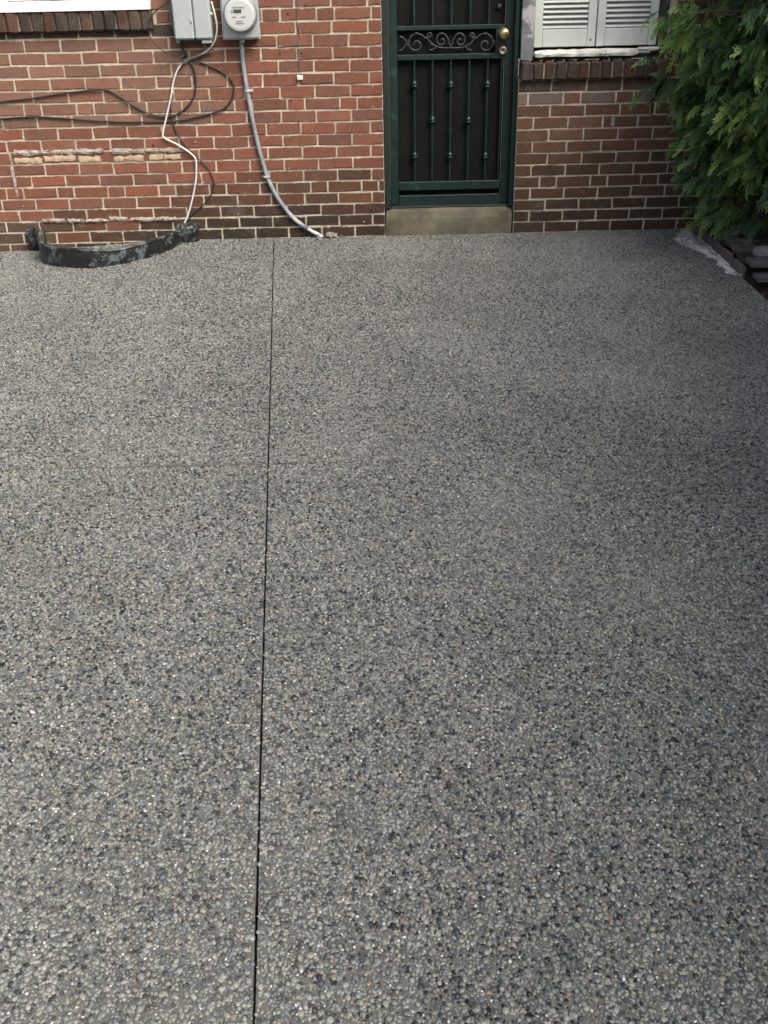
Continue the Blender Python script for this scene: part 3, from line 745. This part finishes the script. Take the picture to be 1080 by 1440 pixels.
# ------------------------------------------------------------------ conduit and cables
def wall_line(pts, y): return [(lambda p: (p.x, yy, p.z))(P(a_, b_, yy)) for a_, b_, yy in [(q[0], q[1], q[2] if len(q) > 2 else y) for q in pts]]
cpts = [(339.5, 56, -.05), (340.5, 72, -.035), (342, 90, -.022), (345.5, 115), (350, 140), (354.5, 165), (363, 204), (370, 230), (377, 252), (391, 279), (411, 305), (431, 321)]
pl = wall_line(cpts, -.018)
cd_ = empty('meter_conduit', (pl[-1][0], -.018, 0), 'grey conduit curving down the wall from meter to paving', 'conduit')
m = MB(); m.tube(crom(pl, 6), .0125, 10); m.build('pipe', M['conduit_grey'], cd_, True)
pl2 = wall_line([(429, 319.5, -.018), (440, 326, -.022), (449, 331, -.030)], -.02); pl2.append((pl2[-1][0]+.012, -.034, -.012))
m = MB(); m.tube(crom(pl2, 5), .0105, 10); m.build('pipe_end', M['pale_pipe'], cd_, True)
m = MB(); m.tube(wall_line([(427, 318, -.018), (433, 322, -.019)], -.018), .0155, 12); m.build('coupling', M['box_shadow_grey'], cd_)
for (px, py, dx) in ((349, 128, .018), (375.5, 249, -.018)):
    p = P(px, py, -.018); m = MB(); m.box(p.x-.019, p.x+.019, -.033, -.003, p.z-.008, p.z+.008, .006)
    m.box(p.x+dx-.010, p.x+dx+.010, -.010, -.002, p.z-.009, p.z+.009, .002); m.build('clip', M['galvanised'], cd_)
p = P(449, 329, -.03); m = MB(); m.lathe([(.020, -.012), (.022, -.004), (.022, .010), (.016, .016)], (p.x+.004, -.032, .012), (.3, 0, 1), 12); m.build('collar', M['galvanised'], cd_)

def cable(name, pts, r, mat, y, label, cat='cable', group='cables on the brick wall'):
    pl = crom(wall_line(pts, y), 6); o0 = Vector(pl[-1]); m = MB(); m.tube(pl, r, 7)
    o = m.build(name, M[mat], None, True); return tag(o, label, cat, group)
cable('cable', [(297, 2, -.05), (302, 20, -.05), (305, 38, -.045), (303, 54, -.04), (295, 68, -.03), (280, 78), (263, 85), (251, 96), (244, 115), (240, 138), (234, 165), (229, 188), (233, 195), (249, 203), (266, 214), (275, 224), (276, 240), (275, 256), (269.5, 284), (262.5, 307), (253, 326)], .0052, 'cable_white', -.020,
      'white cable looping from the utility box down to the black band')
cable('cable', [(-40, 150), (0, 143.5), (48, 138), (100, 130), (147, 126.5), (165, 134), (185, 147), (203, 157), (220, 163), (238, 164), (254, 158), (267, 146), (274, 131), (275, 112), (271, 94), (263, 82), (257, 70, -.03), (255, 60, -.05)], .0052, 'cable_black', -.012,
      'black cable arching from the left edge and looping up to the utility box')
cable('cable', [(-40, 168), (0, 167), (50, 164.5), (100, 167.5), (150, 171), (200, 172), (250, 170), (288, 162), (313, 154), (325, 141), (329, 127), (326, 114), (317, 105), (306, 98), (285, 89), (266, 83)], .0050, 'cable_black', -.010,
      'lower black cable with wide loop beside the grey conduit')
cable('cable', [(244, -10), (237, 2), (222, 13), (213, 24), (209, 37), (211, 52), (224, 67), (240, 76), (258, 80)], .0036, 'cable_black', -.055,
      'thin black wire drooping off the white ledge corner')
cable('cable', [(240, -12, -.055), (239.5, 10, -.055), (242, 34, -.05), (249, 52, -.04), (256, 66, -.03), (258, 80)], .0062, 'cable_grey', -.016,
      'dark grey cable hugging the left side of the utility box')
cable('cable', [(262, 84), (252, 96), (243, 116), (240, 140), (240.5, 162), (246, 182), (256, 199), (271, 216), (288, 232), (299, 250), (300, 266), (293, 279), (284, 290), (270, 302), (263, 314)], .0036, 'cable_black', -.009,
      'thin black wire bulging right of the white cable, ending at the band')
cable('cable', [(300, 72, -.03), (292, 74), (275, 80), (262, 84), (255, 92)], .0045, 'cable_grey', -.028, 'short grey cable bundle under the utility box')
hw = empty('hanging_wire', tuple(P(421, 108)), 'thin loose wire with small pale clip right of the meter', 'wire')
m = MB(); m.tube(crom(wall_line([(417, -5), (418.5, 15), (417.5, 32), (421, 45), (419, 66), (420.5, 84), (422, 103)], -.006), 5), .0022, 6); m.build('wire', M['cable_grey'], hw)
p = P(422, 109); bx('clip', hw, p.x-.017, p.x+.017, -.018, -.003, p.z-.012, p.z+.012, 'pale_pipe', .003)
for i, (px, py) in enumerate(((270, 81), (258, 82))): pass

# ------------------------------------------------------------------ black curved band of the old window well
bp = [(62, 352), (60, 364), (72, 371), (95, 375.5), (125, 378), (160, 376), (195, 370), (225, 362), (248, 351), (258, 344)]
well = empty('window_well_band', (-1.6, -.25, gz(-1.6)), 'curved black flaking band of a basement window well against the wall', 'window well')
base = []
for px, py in bp:
    p = G(px, py, -.02); base.append((p.x, min(-.03, p.y)))
base[0] = (base[0][0], -.03); base[-1] = (base[-1][0], -.03)
bc = crom([(x, y, 0) for x, y in base], 6); m = MB(); rings = []
for i, q in enumerate(bc):
    t = (bc[min(i+1, len(bc)-1)]-bc[max(0, i-1)]).normalized(); nn = Vector((t.y, -t.x, 0))       # outwards
    if nn.y > 0 and abs(t.x) > .5: nn = -nn
    zt = .092+.006*math.sin(i*.35)+random.uniform(-.0015, .0015); zb_ = gz(q.x)-.01
    st = len(m.v)
    for off, z_ in ((.008, zb_), (.012+random.uniform(-.002, .002), zt*.45), (.010, zt-.016), (.015, zt-.008), (.011, zt+.002), (-.008, zt), (-.008, zb_)):
        m.v.append((q.x+nn.x*off, q.y+nn.y*off, z_))
    rings.append(st)
for i in range(len(rings)-1):
    for k in range(7): m.f.append((rings[i]+k, rings[i]+(k+1) % 7, rings[i+1]+(k+1) % 7, rings[i+1]+k))
m.f.append(tuple(rings[0]+k for k in range(7))); m.f.append(tuple(rings[-1]+k for k in range(7)))
m.build('band', M['black_flaking'], well)
for (pa, pb_) in (((37, 319), (58, 352)), ((249, 314), (282, 345))):
    a_ = P(pa[0], pa[1], -.02); b_ = P(pb_[0], pb_[1], -.02)
    m = MB(); rough_block(m, a_.x, b_.x, -.060, -.002, b_.z, a_.z, .006, 4, 3, 5, bev=.012); m.build('flange', M['black_flaking'], well)

# ------------------------------------------------------------------ planting bed, edging, stones
bed = MB(); nx_, ny_ = 26, 40
def bedz(x, y):
    raised = .085*smooth((y+1.05)/.25); low = -.10
    return low+(raised-low)*smooth((y+1.12)/.2) + .012*math.sin(x*23+y*17)*math.sin(y*31-x*11)
W_ = nx_+1
for j in range(ny_+1):
    for i in range(nx_+1):
        x = EDGE_X+.03+(3.75-EDGE_X)*i/nx_; y = -.005-5.5*(j/ny_)**1.5
        bed.v.append((x, y, bedz(x, y)-.03*(1-smooth((x-EDGE_X)/.25))))
for j in range(ny_):
    for i in range(nx_): bed.f.append((j*W_+i, j*W_+i+1, (j+1)*W_+i+1, (j+1)*W_+i))
tag(bed.build('planting_bed', M['soil'], None, True), 'dark soil bed beside the paving under the evergreens', kind='structure')
edg = empty('brick_edging', (EDGE_X+.02, -.5, 0), 'low worn reddish brick edging between the paving and planting bed', 'edging')
random.seed(21)
y = -.012; hts = [.070, .058, .050, .052, .046]
for i, h_ in enumerate(hts):
    m = MB(); rough_block(m, EDGE_X+.002+random.uniform(-.004, .004), EDGE_X+.036, y-.188, y, -.10, h_, .0025, 2, 6, 4, rot=random.gauss(0, .012), bev=.005)
    m.build('brick', M['edging_red'] if i in (3,) else M['stone_brown'], edg); y -= .196
def stone(name, label, cat, x0, x1, y0, y1, z0, z1, mat, rot=0, tilt=0, amp=.006, group='loose stones on the planting bed'):
    m = MB(); rough_block(m, x0, x1, y0, y1, z0, z1, amp*.7, 8, 5, 3, rot, tilt, .003 if cat == 'plank' else .007); o = m.build(name, M[mat]); return tag(o, label, cat, group)
stone('stone_slab', 'flat grey stone slab lying against the house wall corner', 'stone', 1.955, 2.22, -.36, -.09, .066, .105, 'stone_grey', .10, .05)
stone('stone_slab', 'flat brown stone slab in the middle of the bed edge', 'stone', 1.955, 2.26, -.78, -.50, .042, .082, 'stone_brown', -.08, .04)
stone('stone_block', 'small pale stone block between the brown slab and the planks', 'stone', 2.03, 2.30, -.89, -.79, .055, .105, 'stone_pale', .06, 0)
stone('rubble_stone', 'small whitish stone between the two flat slabs', 'stone', 2.03, 2.09, -.46, -.40, .07, .115, 'stone_pale', .4, .2, .008)
stone('timber_plank', 'upper weathered grey plank at the end of the bed', 'plank', 1.960, 2.62, -1.02, -.90, .044, .078, 'old_timber', .015, 0, .002, 'planks at the end of the bed')
stone('timber_plank', 'lower dark plank under the grey one', 'plank', 1.985, 2.66, -1.085, -.96, -.020, .012, 'old_timber', -.02, 0, .002, 'planks at the end of the bed')
stone('rubble_stone', 'small pale stone chip at the wall foot right of conduit', 'stone', P(459, 328).x, P(474, 328).x, -.045, -.008, .004, .034, 'stone_pale', .3, .2, .006, None)
m = MB(); m.tube(crom([(1.86, -.02, .098), (1.90, -.03, .112), (1.95, -.035, .118), (2.0, -.06, .126)], 4), [.005, .009, .011, .012, .010, .009, .012, .013, .011, .010, .009, .008, .006], 7)
tag(m.build('broken_branch', M['old_timber']), 'grey broken branch lying against the wall foot beside the evergreen', 'branch')
# leaf litter and crumbs of soil
m = MB(); random.seed(31)
for i in range(1400):
    x = random.uniform(EDGE_X+.06, 3.2); y = -random.random()**1.4*2.6-.02; z_ = bedz(x, y)+.004; s_ = random.uniform(.006, .022); a_ = random.uniform(0, 6.28)
    dx, dy = math.cos(a_)*s_, math.sin(a_)*s_; tz = random.uniform(-.4, .9)*s_
    m.v += [(x-dx, y-dy, z_), (x+dy*.4, y-dx*.4, z_+tz*.5), (x+dx, y+dy, z_+tz), (x-dy*.4, y+dx*.4, z_+tz*.4)]; n_ = len(m.v); m.f.append((n_-4, n_-3, n_-2, n_-1))
tag(m.build('leaf_litter', M['dead_leaf'], fix=False), 'dry brown leaf litter on the soil bed', 'leaf litter', kind='stuff')
for (px, py, s_, mat, lab) in ((877, 436, .020, 'dead_leaf', 'small dark fallen leaf on the paving before the right window'), (47, 1005, .011, 'meter_white', 'small white petal on the paving near the left edge'), (670, 378, .016, 'cream_chip', 'small tan leaf scrap on the paving before the door')):
    p = G(px, py); m = MB(); a_ = random.uniform(0, 6)
    for k in range(6):
        t = k*math.pi/3; m.v.append((p.x+math.cos(t)*s_*math.cos(a_)-math.sin(t)*s_*.45*math.sin(a_), p.y+math.cos(t)*s_*math.sin(a_)+math.sin(t)*s_*.45*math.cos(a_), .005+.003*abs(math.cos(t))))
    m.v.append((p.x, p.y, .0045)); m.f += [(k, (k+1) % 6, 6) for k in range(6)]; tag(m.build('fallen_leaf', M[mat]), lab, 'leaf')

# ------------------------------------------------------------------ evergreens (arborvitae): trunk, limbs, many flat fan sprays
def spray_template(seed):
    """flat fern-like frond in the x (along) / z (across) plane, unit length"""
    rs = random.Random(seed); quads = []
    def strip(p, d, l, w0):
        q = Vector((-d.y, d.x)); e = p+d*l
        quads.append((p-q*w0, p+q*w0, p+d*l*.6+q*w0*.9, e, p+d*l*.6-q*w0*.9))
    strip(Vector((0, 0)), Vector((1, 0)), 1.0, .022)
    for i in range(9):
        t = .10+.098*i; sg = 1 if i % 2 else -1; L_ = (.36*(1-t)**.7+.10)*rs.uniform(.7, 1.25); an = sg*rs.uniform(.35, .62)
        d = Vector((math.cos(an), math.sin(an))); p = Vector((t, 0)); strip(p, d, L_, .024)
        for j in range(3):
            s2 = 1 if j % 2 else -1; a2 = an+s2*rs.uniform(.30, .55); strip(p+d*L_*(.25+.25*j), Vector((math.cos(a2), math.sin(a2))), L_*rs.uniform(.4, .6), .021)
    return quads
TPL = [spray_template(s) for s in range(5)]
TV = []
for q in TPL:
    TV.append(np.array([[(p.x, p.y) for p in s] for s in q]))          # (n,5,2)
def conifer(loc, height, rad, label, seed, nclump, per, tips=()):
    rs = np.random.default_rng(seed)
    t = empty('evergreen_shrub', loc, label, 'tree', 'evergreens beside the paving')
    ox, oy, oz = loc
    m = MB(); m.tube([(ox, oy, oz-.08), (ox+.01, oy, oz+height*.3), (ox-.01, oy+.01, oz+height*.6), (ox, oy, oz+height*.92)], [.06, .05, .03, .01], 8); m.build('trunk', M['bark'], t, True)
    V = []; Fq = []; T = []; limbs = MB()
    nv = 0
    for c in range(nclump+len(tips)):
        u = min(1, (c+.5)/nclump); z = height*(.088+.90*u**1.05)
        prof = rad*(.80+.25*math.sin(min(1, z/height*2.2)*math.pi/2))*(1-.75*max(0, (z/height-.45)/.55)**1.3)
        az = c*2.39996+rs.uniform(-.4, .4); rr = prof*(rs.uniform(.74, 1.03) if c % 3 else rs.uniform(.35, .75))
        cx, cy, cz = rr*math.cos(az), rr*math.sin(az), z+rs.uniform(-.05, .05)
        if c >= nclump:                                       # low side branches reaching out over the window and the edging
            p = P(*tips[c-nclump], oy+rs.uniform(-.05, .22)); cx, cy, cz = p.x-ox, p.y-oy, p.z-oz
            az = math.atan2(cy, cx); prof = math.hypot(cx, cy)
            limbs.tube([(ox+cx*.2, oy+cy*.2, oz+cz-.12), (ox+cx*.6, oy+cy*.6, oz+cz-.02), (ox+cx*.97, oy+cy*.97, oz+cz)], [.010, .007, .003], 5, False)
        out = np.array([math.cos(az), math.sin(az), 0.0])
        if c < nclump and rs.uniform() < .10: continue
        if c % 3 == 0: limbs.tube([(ox, oy, oz+max(.05, cz-.15)), (ox+cx*.5, oy+cy*.5, oz+cz-.08), (ox+cx*.9, oy+cy*.9, oz+cz)], [.012, .008, .003], 5, False)
        ct = rs.uniform(-.12, .34)
        for s in range(per):
            off = np.clip(rs.normal(0, 1, 3), -1.9, 1.9)*np.array([.055, .055, .045])+out*rs.uniform(-.08, .12)+np.array([0, 0, -.05])*rs.uniform(0, 1)
            pos = np.array([cx, cy, cz])+off
            rad_here = math.hypot(pos[0], pos[1])/max(.05, prof)
            if pos[2] < .01: pos[2] = rs.uniform(.01, .1)
            dirv = out*rs.uniform(.35, 1.0)+np.array([0, 0, rs.uniform(-1.15, .05)])+rs.normal(0, .40, 3); dirv /= np.linalg.norm(dirv)
            side = np.cross(dirv, rs.normal(0, 1, 3)*np.array([1, 1, .5])); side /= np.linalg.norm(side); nrm = np.cross(dirv, side)
            L_ = rs.uniform(.050, .115); tp = TV[rs.integers(5)]
            x = tp[..., 0]*L_; y_ = tp[..., 1]*L_
            droop = -.35*(x/L_)**2*L_
            pts_ = pos+x[..., None]*dirv+y_[..., None]*side+droop[..., None]*np.array([0, 0, 1.0])+(.12*np.sin(x/L_*3)*L_)[..., None]*nrm
            k = pts_.shape[0]; V.append(pts_.reshape(-1, 3))
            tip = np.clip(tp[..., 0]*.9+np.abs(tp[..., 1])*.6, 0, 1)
            tn = np.clip(ct+.12+.55*tip*rs.uniform(.4, 1.3)+rs.normal(0, .13)+(.0 if rad_here > .7 else -.25), 0, 1); T.append(tn.reshape(-1))  # inner sprays get a darker tint: crown shade put into the colour
            Fq.append(np.arange(nv, nv+5*k).reshape(-1, 5)); nv += 5*k
    V = np.concatenate(V); Fq = np.concatenate(Fq); T = np.concatenate(T)
    me = bpy.data.meshes.new('crown'); me.vertices.add(len(V)); me.vertices.foreach_set('co', V.astype(np.float32).ravel())
    me.loops.add(Fq.size); me.loops.foreach_set('vertex_index', Fq.astype(np.int32).ravel())
    me.polygons.add(len(Fq)); me.polygons.foreach_set('loop_start', np.arange(0, Fq.size, 5, dtype=np.int32)); me.polygons.foreach_set('loop_total', np.full(len(Fq), 5, dtype=np.int32))
    at = me.attributes.new('tint', 'FLOAT', 'POINT'); at.data.foreach_set('value', T.astype(np.float32)); me.update(); me.validate()
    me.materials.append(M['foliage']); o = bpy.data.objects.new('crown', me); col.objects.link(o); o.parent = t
    limbs.build('limbs', M['bark'], t, True)
    return t
e1 = conifer((2.55, -.50, .06), 3.4, .72, 'bright green feathery evergreen in the corner by the shuttered window', 3, 620, 46, [(958, 116), (965, 14), (985, 40), (998, 62), (995, 100), (1003, 135), (1006, 168), (1015, 205), (1018, 245), (1032, 282), (1046, 300), (1052, 318), (1068, 324), (1072, 292), (1040, 150), (1040, 90)])
def copy_thing(src, loc, rz, scale, label):
    r = src.copy(); col.objects.link(r); r.location = loc; r.rotation_euler = (0, 0, rz); r.scale = scale; r['label'] = label
    for ch in list(src.children):
        c = ch.copy(); col.objects.link(c); c.parent = r
    return r
copy_thing(e1, (3.1, -2.75, -.05), 2.1, (1.15, 1.15, 1.15), 'second evergreen of the row, out along the paving edge')
copy_thing(e1, (2.85, -4.7, -.05), 4.0, (1.2, 1.2, 1.2), 'third evergreen of the row, beside the near paving')
copy_thing(e1, (2.7, -6.9, -.05), 5.2, (1.3, 1.3, 1.35), 'fourth evergreen, unseen, added to shade the near right paving')  # extra tree out of view, added for its shade on the near right paving
